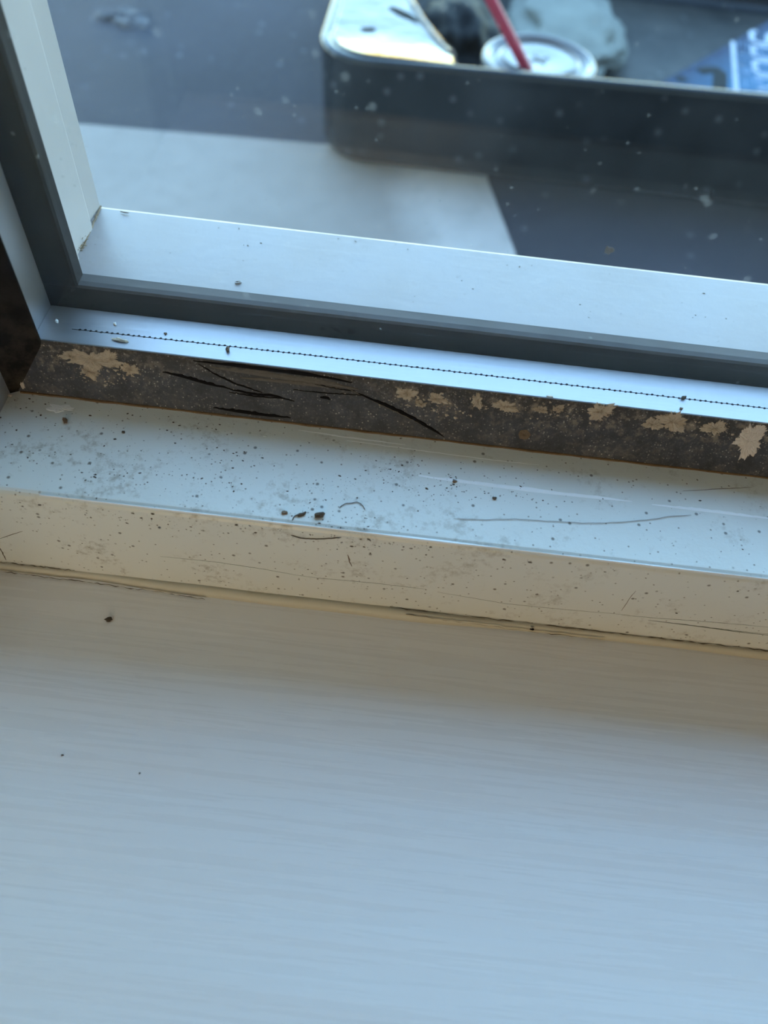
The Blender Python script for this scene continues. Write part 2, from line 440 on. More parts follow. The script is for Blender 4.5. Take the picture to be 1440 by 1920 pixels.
# spacer bars
SZ = .0516; SY0, SY1 = .1566, .1713
v, f = prism([(SY0, .0425), (SY0, SZ - .0002), (SY0 + .0003, SZ), (SY1 - .0003, SZ), (SY1, SZ - .0002), (SY1, .0425)], -.1036, .696, 'x')
SP = pydata('spacer_bar', v, f, M_ALU, W)
v, f = prism([(-.1115, SY0), (-.1040, SY0), (-.1037, SY0 + .0003), (-.1037, SY1 - .0003), (-.1040, SY1), (-.1115, SY1)], .0425, .80, 'z')
pydata('spacer_bar', v, f, M_ALU, W)
v, f = prism(mx([(-.1115, SY0), (-.1037, SY0), (-.1037, SY1), (-.1115, SY1)]), .0425, .80, 'z'); pydata('spacer_bar', v, f, M_ALU, W)
# outer gaskets beyond the panes
OG0, OG1, OGZ = .1746, .1809, .0569
v, f = prism([(OG0, .0390), (OG0, OGZ - .0007), (OG0 + .0006, OGZ - .0001), (OG0 + .0022, OGZ + .0002), (OG1 - .0006, OGZ), (OG1, OGZ - .0006), (OG1, .0561), (.1799, .0561), (.1799, .0390)], -.1095, .70, 'x')
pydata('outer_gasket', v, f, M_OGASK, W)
og = [(-.1115, OG0), (-.0963, OG0), (-.0957, OG0 + .0006), (-.0958, OG1 - .001), (-.0966, OG1 - .0002), (-.1008, OG1 - .0002), (-.1012, .1801), (-.1115, .1801)]
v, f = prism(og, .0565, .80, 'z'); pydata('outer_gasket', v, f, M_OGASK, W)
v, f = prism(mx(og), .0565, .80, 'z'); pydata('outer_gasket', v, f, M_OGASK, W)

# dried drop on the outer pane
v, f = blob((0.04875, 0.17150, 0.09030), (1, 0, 0), (0, 0, 1), (0, -1, 0), .0011, .0013, .00008, 4, 3, 20, .25)
M_DROP = plain('dried_drop', (.14, .15, .165), .6, 0, .1, 800)
o = pydata('dried_drop', v, f, M_DROP, OPANE)

# perforated seam along the spacer
V, F = ribbon(dense([(-0.09450, 0.16219, 0.05160), (-0.02330, 0.16278, 0.05160), (0.03813, 0.16282, 0.05160), (0.10565, 0.16257, 0.05160), (.40, .1638, .0516)], 60, 0, 1), (0, 0, 1), [.00030]*61, .00006)
P0, P1 = Vector((-0.09226, 0.16235, 0.05160)), Vector((.40, .1638, .0516))
pa = dense([(-0.09226, 0.16235, 0.05160), (-0.02330, 0.16278, 0.05160), (0.03813, 0.16282, 0.05160), (0.10565, 0.16257, 0.05160), (.40, .1638, .0516)], 320, 0, 1)
for k, p in enumerate(pa):
    V2, F2 = lump((p.x, p.y + (.00011 if k % 2 else -.00006), p.z), .00048, .00040, .00014, .5, k, .2, True)
    o_ = len(V); V = list(V) + V2; F = list(F) + [tuple(i + o_ for i in q) for q in F2]
o = pydata('perforation', V, F, M_CUT, SP); o['kind'] = 'stuff'; o['label'] = 'dark stitched line of vent slits along the spacer'

# ------------------------------------------------------------------ dirt and damage on the gasket
GD = Vector((0, GY1 - GY0, GZ1 - GZ0)).normalized(); GN = Vector((0, -GD.z, GD.y)); EX = Vector((1, 0, 0))
def patch(p, rx, rs, m, th=.00035, seed=0, name='plaster_patch', jag=.35):
    v, f = blob(Vector(p) - GN*.0001, EX, GD, GN, rx, rs, th, seed, 6, 64, jag, .2 if jag > .1 else .06)
    return pydata(name, v, f, m, GASK)
for k, (p, rx, rs, m) in enumerate([
    ((-0.09092, 0.15144, 0.05163), .0026, .0015, M_FLAKE), ((-0.08548, 0.15132, 0.05119), .0056, .0026, M_FLAKE), ((-0.08040, 0.15162, 0.05229), .0028, .0020, M_FLAKE), ((-0.08635, 0.15033, 0.04754), .0026, .0016, M_FLAKE),
    ((-0.07507, 0.15093, 0.04976), .0019, .0017, M_FLAKE),
    ((0.00240, 0.15155, 0.05203), .0022, .0018, M_FLAKE), ((0.00659, 0.15084, 0.04942), .0013, .0010, M_FLAKE), ((0.01110, 0.15140, 0.05149), .0024, .0013, M_FLAKE), ((0.02214, 0.15161, 0.05225), .0012, .0022, M_FLAKE), ((0.03014, 0.15144, 0.05162), .0030, .0015, M_FLAKE),
    ((0.04006, 0.15152, 0.05190), .0015, .0011, M_FLAKE), ((0.04474, 0.15177, 0.05284), .0012, .0012, M_FLAKE), ((0.05603, 0.15190, 0.05330), .0030, .0022, M_FLAKE),
    ((0.07144, 0.15139, 0.05146), .0022, .0018, M_FLAKE), ((0.07650, 0.15176, 0.05279), .0036, .0024, M_FLAKE), ((0.08819, 0.15167, 0.05247), .0026, .0020, M_FLAKE),
    ((0.09900, 0.15090, 0.04963), .0036, .0042, M_FLAKEW), ((0.09942, 0.15161, 0.05226), .0026, .0020, M_FLAKEW)]):
    patch(p, rx*1.2, rs*1.22, m, seed=k + 3)
rc = random.Random(77); V, F = [], []
for (p, rx, rs) in [((-0.08882, 0.15121, 0.05078), .0085, .0030), ((-0.08347, 0.15007, 0.04659), .008, .0022), ((-0.07513, 0.15080, 0.04926), .004, .002), ((0.00664, 0.15138, 0.05142), .008, .0035), ((0.02295, 0.15150, 0.05185), .010, .0028), ((0.04366, 0.15164, 0.05237), .010, .003), ((0.05617, 0.15177, 0.05282), .005, .003), ((0.07572, 0.15155, 0.05202), .008, .003), ((0.08838, 0.15154, 0.05199), .006, .003), ((0.09816, 0.15096, 0.04986), .006, .006), ((0.01456, 0.15053, 0.04827), .006, .003)]:
    for k in range(46):
        a, b = rc.gauss(0, .55), rc.gauss(0, .55); q = Vector(p) + EX*(a*rx) + GD*(b*rs)
        if not (.0398 < q.z < .0550): continue
        s_ = .00012*(4.2**rc.random()**1.6)
        v, f = blob(q - GN*.00005, EX, GD, GN, s_*rc.uniform(.8, 1.9), s_, .00018, rc.random()*1e6, 2, 9, .5, .2)
        o_ = len(V); V += v; F += [tuple(i+o_ for i in t_) for t_ in f]
o = pydata('plaster_crumbs', V, F, M_FLAKE, GASK); o['kind'] = 'stuff'; o['label'] = 'small pale plaster crumbs stuck to the gasket'
o = patch((0.03709, 0.14923, 0.04349), .0019, .0019, M_SPOT, .0002, 99, 'brown_spot', .06)
def cut(pts, wd, m=M_CUT, n=24, jit=.00010, th=.00022, name='cut', seed=1):
    P = dense(pts, n, jit, seed, GN); rr = random.Random(seed)
    ws = [max(.00012, 1.15*wd*(math.sin(math.pi*min(1, max(0, (k+.4)/(n+.8))))**.6)*rr.uniform(.75, 1.2)) for k in range(n+1)]
    v, f = ribbon(P, GN, ws, th); return pydata(name, v, f, m, GASK)
cut([(-0.06575, 0.15103, 0.05011), (-0.05982, 0.15083, 0.04939), (-0.05315, 0.15048, 0.04810), (-0.04716, 0.15029, 0.04738)], .0012, seed=1)
cut([(-0.04791, 0.15026, 0.04728), (-0.04114, 0.15004, 0.04648), (-0.03358, 0.15008, 0.04661), (-0.02873, 0.14984, 0.04572)], .0009, seed=2)
cut([(-0.05549, 0.15203, 0.05379), (-0.05074, 0.15132, 0.05118), (-0.04559, 0.15074, 0.04906), (-0.03781, 0.15025, 0.04724)], .0006, seed=3)
cut([(-0.05691, 0.15224, 0.05456), (-0.04392, 0.15225, 0.05459), (-0.03064, 0.15222, 0.05449), (-0.02030, 0.15214, 0.05418), (-0.01286, 0.15191, 0.05335)], .0013, seed=4)
cut([(-0.04842, 0.15183, 0.05307), (-0.03359, 0.15186, 0.05316), (-0.01576, 0.15163, 0.05233), (-0.00653, 0.15061, 0.04857)], .0005, M_SCAR, seed=5)
cut([(-0.05211, 0.15188, 0.05325), (-0.03656, 0.15180, 0.05295), (-0.02171, 0.15169, 0.05256), (-0.01096, 0.15144, 0.05164)], .0019, M_SCAR, seed=15, th=.00015, name='scrape')
cut([(-0.04403, 0.15128, 0.05105), (-0.03061, 0.15139, 0.05144), (-0.01571, 0.15137, 0.05136)], .0013, M_SCAR, seed=16, th=.00014, name='scrape')
cut([(-0.01086, 0.15109, 0.05034), (-0.00269, 0.15038, 0.04772), (0.00601, 0.14944, 0.04426), (0.01455, 0.14827, 0.03997)], .0013, seed=6)
cut([(-0.00808, 0.15078, 0.04920), (-0.00029, 0.15001, 0.04634), (0.00768, 0.14912, 0.04310)], .0004, M_SCAR, seed=7, th=.0003)
cut([(-0.05203, 0.14847, 0.04068), (-0.04589, 0.14840, 0.04044), (-0.03665, 0.14835, 0.04026), (-0.02971, 0.14836, 0.04029)], .0013, seed=8)
cut([(-0.04720, 0.14997, 0.04621), (-0.03964, 0.14987, 0.04584), (-0.03055, 0.14996, 0.04616)], .0004, seed=9)
cut([(-0.02317, 0.15147, 0.05172), (-0.01569, 0.15128, 0.05104), (-0.01196, 0.15128, 0.05102)], .0004, seed=10)
cut([(-0.02153, 0.15041, 0.04782), (-0.01973, 0.15042, 0.04788), (-0.01850, 0.15033, 0.04754)], .0010, seed=11)
cut([(-0.02909, 0.15082, 0.04934), (-0.02159, 0.15081, 0.04930), (-0.00964, 0.15100, 0.05000)], .0003, seed=12)
# brown line of dried sealant at the foot of the gasket
v, f = ribbon(dense([(-.108, .1478, .0386), (.0, .1479, .0386), (.14, .1479, .0386), (.69, .1479, .0386)], 200, .00015, 3), (0, 0, 1), [.0012 + .0005*mnoise.noise(Vector((k*.4, 3, 1))) for k in range(201)], .0003)
pydata('sealant_line', v, f, M_RUST, GASK)
# upright flake at the gasket end
v, f = blob((-0.10710, 0.14850, 0.04080), EX, GD, GN, .0006, .0016, .0003, 7); pydata('plaster_patch', v, f, M_FLAKEW, GASK)

# ------------------------------------------------------------------ marks on the frame ledge and its face
LZ = .0386
def scuff(pts, wd, m, name, th=.00003, nrm=(0, 0, 1), seed=1, n=30, jit=.00008, par=None):
    P = dense(pts, n, jit, seed, nrm); rr = random.Random(seed)
    ws = [max(.00005, wd*(math.sin(math.pi*(k+.5)/(n+1))**.5)*rr.uniform(.8, 1.15)) for k in range(n+1)]
    v, f = ribbon(P, nrm, ws, th); return pydata(name, v, f, m, par or RAIL)
scuff([(0.00841, 0.13388, 0.03860), (0.02556, 0.13356, 0.03860), (0.04641, 0.13340, 0.03860), (0.06801, 0.13354, 0.03860)], .0024, M_SCUFF, 'scuff', seed=2)
scuff([(0.07349, 0.13322, 0.03860), (0.08958, 0.13331, 0.03860), (0.10740, 0.13309, 0.03860)], .0018, M_SCUFF, 'scuff', seed=3)
scuff([(-0.02700, 0.14556, 0.03860), (-0.01462, 0.14501, 0.03860), (0.00385, 0.14458, 0.03860)], .0009, M_SCUFF, 'scuff', seed=4)
scuff([(-0.01291, 0.14364, 0.03860), (0.01008, 0.14311, 0.03860), (0.02614, 0.14274, 0.03860), (0.04218, 0.14277, 0.03860)], .0005, M_SCUFF, 'scuff', seed=5)
scuff([(0.08294, 0.13927, 0.03860), (0.09236, 0.14141, 0.03860), (0.10343, 0.14360, 0.03860)], .0004, M_HAIR, 'scratch', seed=6, n=12)
FN = (0, -1, 0)
# thin raised bead of whiter paint along the lip of the ledge
P = [Vector((-.09 + .80*k/400, .11285, .0385)) for k in range(401)]
v, f = ribbon(P, (0, 0, 1), [.0012*max(.05, min(1, .55 + .9*mnoise.noise(Vector((p.x*38, 1, 4))) + min(0, (p.x+.055)*14))) for p in P], .00028)
o = pydata('pale_lip', v, f, M_SCUFF, RAIL, True); o['label'] = 'whiter lip along the front edge of the ledge'
scuff([(-0.06194, 0.11200, 0.01602), (-0.04660, 0.11200, 0.01648), (-0.03139, 0.11200, 0.01546), (-0.02145, 0.11200, 0.01413)], .0003, M_GREEN, 'scratch', nrm=FN, seed=7)
scuff([(-0.02222, 0.11200, 0.01425), (-0.01606, 0.11200, 0.01414), (-0.00070, 0.11200, 0.01490), (0.01467, 0.11200, 0.01476)], .00028, M_GREEN, 'scratch', nrm=FN, seed=8)
scuff([(0.01784, 0.11200, 0.01396), (0.03829, 0.11200, 0.01185), (0.05524, 0.11200, 0.01237), (0.07346, 0.11200, 0.01354)], .0002, M_CRACK, 'scratch', nrm=FN, seed=9)
scuff([(0.07131, 0.11200, 0.01301), (0.07967, 0.11200, 0.01342), (0.09608, 0.11200, 0.01483), (0.11328, 0.11200, 0.01580)], .0003, M_GREEN, 'scratch', nrm=FN, seed=10)
scuff([(0.07949, 0.11200, 0.01174), (0.09272, 0.11200, 0.01168), (0.10539, 0.11200, 0.01114), (0.11627, 0.11200, 0.01117)], .0009, M_GREEN, 'scratch', nrm=FN, seed=11, th=.00002)
scuff([(0.08575, 0.11200, 0.01162), (0.09745, 0.11200, 0.01152), (0.11598, 0.11200, 0.01178)], .0003, M_GREEN, 'scratch', nrm=FN, seed=12)
scuff([(0.07055, 0.11200, 0.01541), (0.07069, 0.11200, 0.01828), (0.07050, 0.11200, 0.02254), (0.07087, 0.11200, 0.02679)], .0003, M_HUSK, 'scratch', nrm=FN, seed=13, n=10)
scuff([(-0.00846, 0.11200, 0.02831), (-0.00776, 0.11200, 0.02434), (-0.00710, 0.11200, 0.02252)], .0006, M_HUSK, 'scratch', nrm=FN, seed=14, n=8)
scuff([(-0.10988, 0.11200, 0.01180), (-0.10990, 0.11200, 0.00808), (-0.11030, 0.11200, 0.00357)], .0006, M_CRACK, 'crack', nrm=FN, seed=15, n=8)
scuff([(-0.10799, 0.11200, 0.01554), (-0.10403, 0.11200, 0.01826), (-0.09982, 0.11200, 0.02100)], .0004, M_CRACK, 'crack', nrm=FN, seed=16, n=8)
# cracks where frame, caulk and sill meet
def crack(pts, wd, seed, n=40):
    P = dense(pts, n, .0002, seed, (0, -.45, .9)); rr = random.Random(seed)
    ws = [wd*.62*rr.choice([.12, .2, .6, 1, 1.1, .5])*rr.uniform(.6, 1.2) for k in range(n+1)]
    v, f = ribbon(P, (0, -.5, .87), ws, .00018); return pydata('crack', v, f, M_CRACK, SILL)
JY = lambda x, z=.0023, y=.1118: (x, y, z)
crack([JY(-.127), JY(-.115), JY(-.100), JY(-.090)], .0004, 21)
crack([(-.118, .1098, .0004), (-.10, .1095, .0004), (-.085, .1094, .0004), (-.066, .1090, .0004), (-.05, .1083, .0003)], .0004, 22, 60)
crack([JY(.005), JY(.03), JY(.05), JY(.075), JY(.125)], .0005, 23, 70)
crack([(.01, .1105, .0012), (.03, .1101, .0010), (.045, .1098, .0008), (.07, .1100, .0008)], .0003, 24, 30)

# countless dirt specks on the ledge and face
rr = random.Random(5); V, F = [], []
def add_specks(n, fn, s0, s1, flat):
    global V, F
    for k in range(n):
        c, ax = fn(); s = s0*(s1/s0)**(rr.random()**2.0)
        e = rr.uniform(.6, 2.0)
        if ax == 'z': v, f = lump(c, s*e, s, s*flat, rr.uniform(-.6, .9), rr.random()*1e4, .4, True)
        else:
            v, f = lump((0, 0, 0), s*e, s, s*flat, rr.uniform(-.6, .6), rr.random()*1e4, .4, True)
            v = [(c[0]+a, c[1]+d*1.0, c[2]+b) for a, b, d in v]
        o_ = len(V); V += v; F += [tuple(i+o_ for i in q) for q in f]
def ledge_pt():
    x = -.125 + .26*rr.random()**1.45; return (x, rr.uniform(.1135, .147), .0386), 'z'
def ledge_left():
    return (rr.uniform(-.115, -.035), rr.uniform(.1135, .1475), .0386), 'z'
def smear():
    cx, cy = rr.choice([(-.047, .122), (-.045, .131), (-.02, .1225), (-.013, .129), (.0, .134), (.012, .128), (-.008, .1165), (-.012, .1155), (.02, .1335), (.035, .131), (-.07, .124)])
    return (rr.gauss(cx, .0045), min(.147, max(.1135, rr.gauss(cy, .003))), .0386), 'z'
def face_top():
    x = rr.choice([rr.uniform(-.11, .13), rr.uniform(-.11, -.03), rr.gauss(-.005, .012)])
    return (x, .112, min(.0372, .0372 - abs(rr.gauss(0, .0035)))), 'y'
def face_any():
    return (rr.uniform(-.12, .13), .112, rr.uniform(.004, .036)), 'y'
add_specks(330, ledge_pt, .00006, .00026, .35)
add_specks(160, ledge_left, .00007, .00034, .35)
add_specks(420, smear, .00006, .00028, .35)
add_specks(220, face_top, .00008, .0004, .35)
add_specks(60, face_any, .00008, .00032, .35)
o = pydata('grime_specks', V, F, M_CRUMB, RAIL); o['kind'] = 'stuff'; o['label'] = 'scattered dark specks of grime on the frame ledge'
V, F = [], []
def blister():
    return (rr.gauss(-.048, .012), min(.1465, max(.128, rr.gauss(.140, .004))), .0385), 'z'
add_specks(380, blister, .00010, .00034, .6)
o = pydata('paint_blisters', V, F, M_RAIL, RAIL); o['kind'] = 'stuff'; o['label'] = 'pale blistered paint pimples on the ledge'
# the white smear near the corner of the ledge
v, f = blob((-0.09520, 0.14342, 0.03860), (1, 0, 0), (0, 1, 0), (0, 0, 1), .0042, .0018, .00012, 31); pydata('paint_smear', v, f, M_SCUFF, RAIL)
# ground dirt specks on the outer ledge
V, F = [], []
def oledge():
    return (rr.uniform(-.10, .13), rr.uniform(.182, .214), .0558), 'z'
add_specks(110, oledge, .00007, .00026, .35)
o = pydata('grime_specks', V, F, M_CRUMB, ORAIL); o['kind'] = 'stuff'; o['label'] = 'sparse dark specks on the outer ledge'

# ------------------------------------------------------------------ loose bits lying about
def crumb(name, p, s, m, label, cat, seed, rot=0, group=None):
    v, f = lump((p[0], p[1], p[2] + s[2]*.8), s[0], s[1], s[2], rot, seed, .45)
    return tag(pydata(name, v, f, m), label, cat, group)
crumb('dirt_crumb', (-0.07583, 0.09811, 0.00000), (.0010, .00075, .0006), M_CRUMB, 'dark brown dirt crumb alone on the cream window sill', 'crumb', 3, .3)
crumb('dirt_crumb', (-0.07608, 0.05842, 0.00000), (.00030, .00022, .0002), M_CRUMB, 'tiny dark speck on the sill, farthest from the frame', 'crumb', 4)
crumb('dirt_crumb', (-0.05512, 0.05610, 0.00000), (.00028, .00024, .0002), M_CRUMB, 'tiny dark speck on the sill beside a brush ridge', 'crumb', 5)
crumb('dirt_crumb', (0.047958, .1103, .0012), (.0007, .0003, .0003), M_CUT, 'black speck stuck in the caulk crack along the sill', 'crumb', 6)
crumb('dead_insect', (-0.01696, 0.11636, 0.03860), (.0013, .0008, .0007), M_CRUMB, 'dark dead insect lying near the lip of the ledge', 'insect', 8, .25)
crumb('dirt_crumb', (-0.02159, 0.11605, 0.03860), (.0013, .0005, .0004), M_CRUMB, 'thin smeared dirt crumb just beside the dead insect', 'crumb', 9, .5)
crumb('dirt_crumb', (-0.02614, 0.11610, 0.03860), (.0008, .0006, .0003), M_SPOT, 'small grey brown crumb near the dead insect, farther from the curled hair', 'crumb', 10)
crumb('dead_leaf_bit', (-0.09194, 0.13876, 0.03860), (.0011, .0006, .0005), M_HUSK, 'small brown leaf bit on the ledge near the gasket corner', 'leaf bit', 11, -.9)
crumb('dirt_crumb', (-0.07500, 0.13714, 0.03860), (.0005, .0004, .0003), M_CRUMB, 'round black crumb on the ledge beside the blistered paint', 'crumb', 12)
crumb('dirt_crumb', (0.02962, 0.12893, 0.03860), (.0006, .0004, .0003), M_CRUMB, 'dark crumb on the ledge just below the long white scuff', 'crumb', 13)
crumb('dirt_crumb', (0.01842, 0.13327, 0.03860), (.0007, .0004, .0003), M_SPOT, 'flat brown crumb lying on the long white scuff', 'crumb', 14)
crumb('seed_husk', (-0.04945, 0.16084, 0.05160), (.00055, .0009, .0006), M_HUSK, 'brown seed husk inside the glazing on the spacer, nearest the corner', 'husk', 15, .3)
crumb('seed_husk', (0.08127, 0.16271, 0.05160), (.0007, .0006, .0005), M_CRUMB, 'dark round husk sitting on the stitched line of the spacer', 'husk', 16)
crumb('seed_husk', (0.08006, 0.15832, 0.05160), (.00042, .0004, .0003), M_HUSK, 'tiny brown husk beside the gasket, next to the dark round husk', 'husk', 17)
crumb('seed_husk', (-0.06831, 0.16464, 0.05160), (.0004, .0003, .0003), M_HUSK, 'tiny brown grain on the spacer between splinter and seed husk', 'husk', 18)
crumb('paint_chip', (-0.09961, 0.16454, 0.05160), (.0005, .0008, .0003), M_SCUFF, 'white chip on the spacer right in its corner', 'chip', 19, .6)
crumb('paint_chip', (-0.08329, 0.16621, 0.05160), (.0004, .0007, .0003), M_SCUFF, 'white chip on the spacer above the pale splinter', 'chip', 20, .5)
crumb('wood_splinter', (-0.07968, 0.15975, 0.05160), (.0021, .00055, .0004), M_SPLINT, 'pale wood splinter lying on the spacer against the glass', 'splinter', 21, -.12)
crumb('paint_chip', (0.04270, 0.15718, 0.05160), (.0010, .0003, .0002), M_SPLINT, 'thin pale chip lying on the spacer edge by the gasket', 'chip', 22, 0)
crumb('paint_chip', (-0.11051, 0.14584, 0.03860), (.0008, .0005, .0004), M_FLAKEW, 'off white chip where the gaskets meet in the ledge corner', 'chip', 23)
crumb('dirt_crumb', (-0.05689, 0.10696, 0.03860), (.0004, .0003, .0003), M_CRUMB, 'small crumb at the very lip of the ledge', 'crumb', 24)
# hairs
def fibre(name, pts, r, label, seed, n=40, m=M_HAIR, jit=.00012):
    P = dense(pts, n, jit, seed); v, f = tube(P, [r*(1 if 0 < i < n else .4) for i in range(n+1)], 6)
    return tag(pydata(name, v, f, m, None, True), label, 'hair')
hz = .0388
fibre('hair_strand', [(0.01861, 0.12056, 0.03880), (0.02577, 0.12122, 0.03880), (0.03441, 0.12262, 0.03880), (0.04454, 0.12335, 0.03880), (0.05471, 0.12407, 0.03880), (0.06502, 0.12588, 0.03880), (0.07403, 0.12823, 0.03880), (0.07896, 0.13001, 0.03880), (0.08410, 0.13092, 0.03880)], .00007, 'long fine brown hair lying along the ledge below the scuffs', 3)
def arc(): 
    a = [(-0.01198, 0.11956, 0.03880), (-0.01153, 0.12052, 0.03880), (-0.01048, 0.12138, 0.03880), (-0.00881, 0.12180, 0.03880), (-0.00771, 0.12232, 0.03880), (-0.00652, 0.12195, 0.03880), (-0.00571, 0.12117, 0.03880), (-0.00516, 0.12001, 0.03880)]
    return a
fibre('hair_strand', arc(), .00010, 'short dark curled hair on the ledge close to the dead insect', 4, 24, M_CRUMB, .00006)
fibre('hair_strand', [(-0.02364, 0.11389, 0.03880), (-0.02331, 0.11532, 0.03880), (-0.02206, 0.11637, 0.03880), (-0.02056, 0.11675, 0.03880)], .00014, 'very short hair stub hooked round the smeared dirt crumb', 5, 12, M_CRUMB, .00006)
fibre('hair_strand', [(-0.02385, 0.11180, 0.03481), (-0.02030, 0.11180, 0.03401), (-0.01602, 0.11180, 0.03464), (-0.01038, 0.11180, 0.03658)], .00014, 'short dark hair stuck to the frame face under the lip', 6, 20, M_CRUMB, .0001)
# cobweb tuft in the outer corner
p = (-0.10138, 0.19363, 0.05590); V, F = [], []
rr2 = random.Random(9)
for k in range(26):
    a = Vector((p[0]+rr2.gauss(0, .0006), p[1]+rr2.gauss(0, .0012), p[2]+.0002)); b = a + Vector((rr2.gauss(.0004, .0008), rr2.gauss(0, .0010), abs(rr2.gauss(.0008, .0010))))
    m_ = a.lerp(b, .5) + Vector((rr2.gauss(0, .0004), rr2.gauss(0, .0004), rr2.gauss(0, .0003)))
    v, f = tube([a, m_, b], [.00013, .00011, .00007], 5); o_ = len(V); V += v; F += [tuple(i+o_ for i in q) for q in f]
v, f = lump((p[0], p[1], p[2]+.0005), .0007, .0011, .0006, .3, 4, .5); o_ = len(V); V += v; F += [tuple(i+o_ for i in q) for q in f]
tag(pydata('cobweb_tuft', V, F, M_WEB), 'brown tuft of cobweb fluff in the outer frame corner', 'cobweb')
# dirt line along the foot of the outer jamb
v, f = ribbon(dense([(-0.10050, 0.19192, 0.05590), (-0.10122, 0.20446, 0.05590), (-0.10178, 0.21545, 0.05590)], 30, .0002, 8), (0, 0, 1), [.0009*(.5+.5*random.Random(k).random()) for k in range(31)], .0002)
pydata('dirt_line', v, f, M_SPOT, ORAIL)
# twig and paper scrap
v, f = lump((-0.09349, 0.21322, 0.05610), .0016, .0002, .0002, -.1, 5, .4); tag(pydata('plant_fibre', v, f, M_SPOT), 'short grey plant fibre on the outer ledge near its corner', 'fibre')
v, f = lump((-0.05118, 0.18534, 0.05620), .0009, .0005, .0003, .3, 6, .7); tag(pydata('fluff_tuft', v, f, plain('grey_fluff', (.30, .30, .31), .9, 0, .3, 2000)), 'grey fluff tuft on the outer ledge touching the gasket', 'fluff')
p = (-0.31481, 0.83134, -0.15000)
v, f = blob((p[0], p[1], -.152), (1, 0, 0), (0, 1, 0), (0, 0, 1), .028, .022, .004, 12); tag(pydata('paper_scrap', v, f, plain('grey_scrap', (.075, .08, .10), .8, 0, .3, 40)), 'flat pale scrap lying on the dark asphalt beyond the slab', 'scrap')

# ------------------------------------------------------------------ black tub outside
def rrect(x0, x1, y0, y1, r, n=10):
    P = []
    for cx, cy, a0 in ((x0+r, y0+r, math.pi), (x1-r, y0+r, 1.5*math.pi), (x1-r, y1-r, 0), (x0+r, y1-r, .5*math.pi)):
        for k in range(n+1):
            a = a0 + .5*math.pi*k/n; P.append((cx+r*math.cos(a), cy+r*math.sin(a)))
    return P
TX0, TX1, TY0, TY1 = -.0925, .50, .605, 1.03
TUB = empty('storage_tub', (.2, .8, -.15)); tag(TUB, 'open shallow black plastic tub of litter standing on the slab outside', 'tub')
def rings(levels, flip=False):
    V, F = [], []
    L = []
    for ins, z, r in levels:
        P = rrect(TX0+ins, TX1-ins, TY0+ins, TY1-ins, r); L.append(len(P))
        for x, y in P:
            zz = z + (.007*(x-.05)/.3 if z > -.11 else 0)
            V.append((x, y, zz))
    n = L[0]
    for k in range(len(levels)-1):
        for i in range(n):
            j = (i+1) % n; F.append((k*n+i, k*n+j, (k+1)*n+j, (k+1)*n+i))
    return V, F, n
lv = [(.030, -.1495, .030), (.012, -.1495, .034), (.0075, -.1475, .036), (.004, -.142, .038), (.003, -.130, .040), (.0015, -.075, .042), (.001, -.068, .042), (0, -.0652, .042), (.0015, -.0630, .0415), (.004, -.0620, .040), (.0075, -.0625, .038), (.0095, -.0650, .037), (.0100, -.075, .036), (.013, -.135, .034), (.018, -.142, .030), (.030, -.144, .025)]
v, f, n = rings(lv); f.append(tuple(range(n)))
SHELL = pydata('tub_shell', v, f, M_TUB, TUB, True)
P = rrect(TX0+.0295, TX1-.0295, TY0+.0295, TY1-.0295, .025)
v, f = prism(P, -.1455, -.1435, 'z'); o = pydata('tub_floor', v, f, M_TUBIN, TUB); o['label'] = 'dirt covered inner floor'
# glossy shelf across the tub corner, with a raised lip on its inner edge
edge_in = [(.016, TY0+.0085), (.013, .6466), (.0062, .6569), (-.0108, .6935), (-.0277, .7413), (-.050, .85), (-.072, .96)]
def xr(y):
    for (xa, ya), (xb, yb) in zip(edge_in, edge_in[1:]):
        if y <= yb: return xa + (xb-xa)*(y-ya)/(yb-ya)
    return edge_in[-1][0]
def xl(y):
    r = .0375; d_ = r - (y - (TY0+.0085))
    return TX0 + .0085 + (r - math.sqrt(max(0, r*r - d_*d_)) if d_ > 0 else 0)
V, F = [], []; NR, NC = 60, 24
for side in (0, 1):
    for i in range(NR+1):
        y = TY0 + .0085 + (.96 - TY0 - .0085)*(i/NR)**1.6
        a_, b_ = xl(y), xr(y)
        for j in range(NC+1):
            x = a_ + (b_-a_)*(j/NC)
            e1 = max(0, 1 - (y - TY0 - .0085)/.052); e2 = max(0, 1 - (x - TX0 - .0085)/.020)
            V.append((x, y, -.0680 + .0050*e1**2 + .0016*e2**2 - .0028*side))
n1_ = (NR+1)*(NC+1)
for i in range(NR):
    for j in range(NC):
        q = i*(NC+1)+j; F.append((q, q+1, q+NC+2, q+NC+1)); q += n1_; F.append((q, q+NC+1, q+NC+2, q+1))
rim_ = [j for j in range(NC+1)] + [i*(NC+1)+NC for i in range(1, NR+1)] + [NR*(NC+1)+j for j in range(NC-1, -1, -1)] + [i*(NC+1) for i in range(NR-1, 0, -1)]
for a_, b_ in zip(rim_, rim_[1:]+rim_[:1]): F.append((a_, b_, b_+n1_, a_+n1_))
o = pydata('corner_shelf', V, F, M_FILM, TUB, True); o['label'] = 'glossy silver grey shelf mirroring the sky'
SH = o
edge = [(0.01273, 0.63580, -0.06700)[:2], (0.00517, 0.64664, -0.06700)[:2], (-0.01084, 0.68263, -0.06700)[:2], (-0.02716, 0.72793, -0.06700)[:2], (-.05, .85)]
v, f = tube(dense([(x, y, -.0672) for x, y in edge], 24, .0006, 3), .0019, 8); o = pydata('shelf_lip', v, f, M_FILM, SH, True)
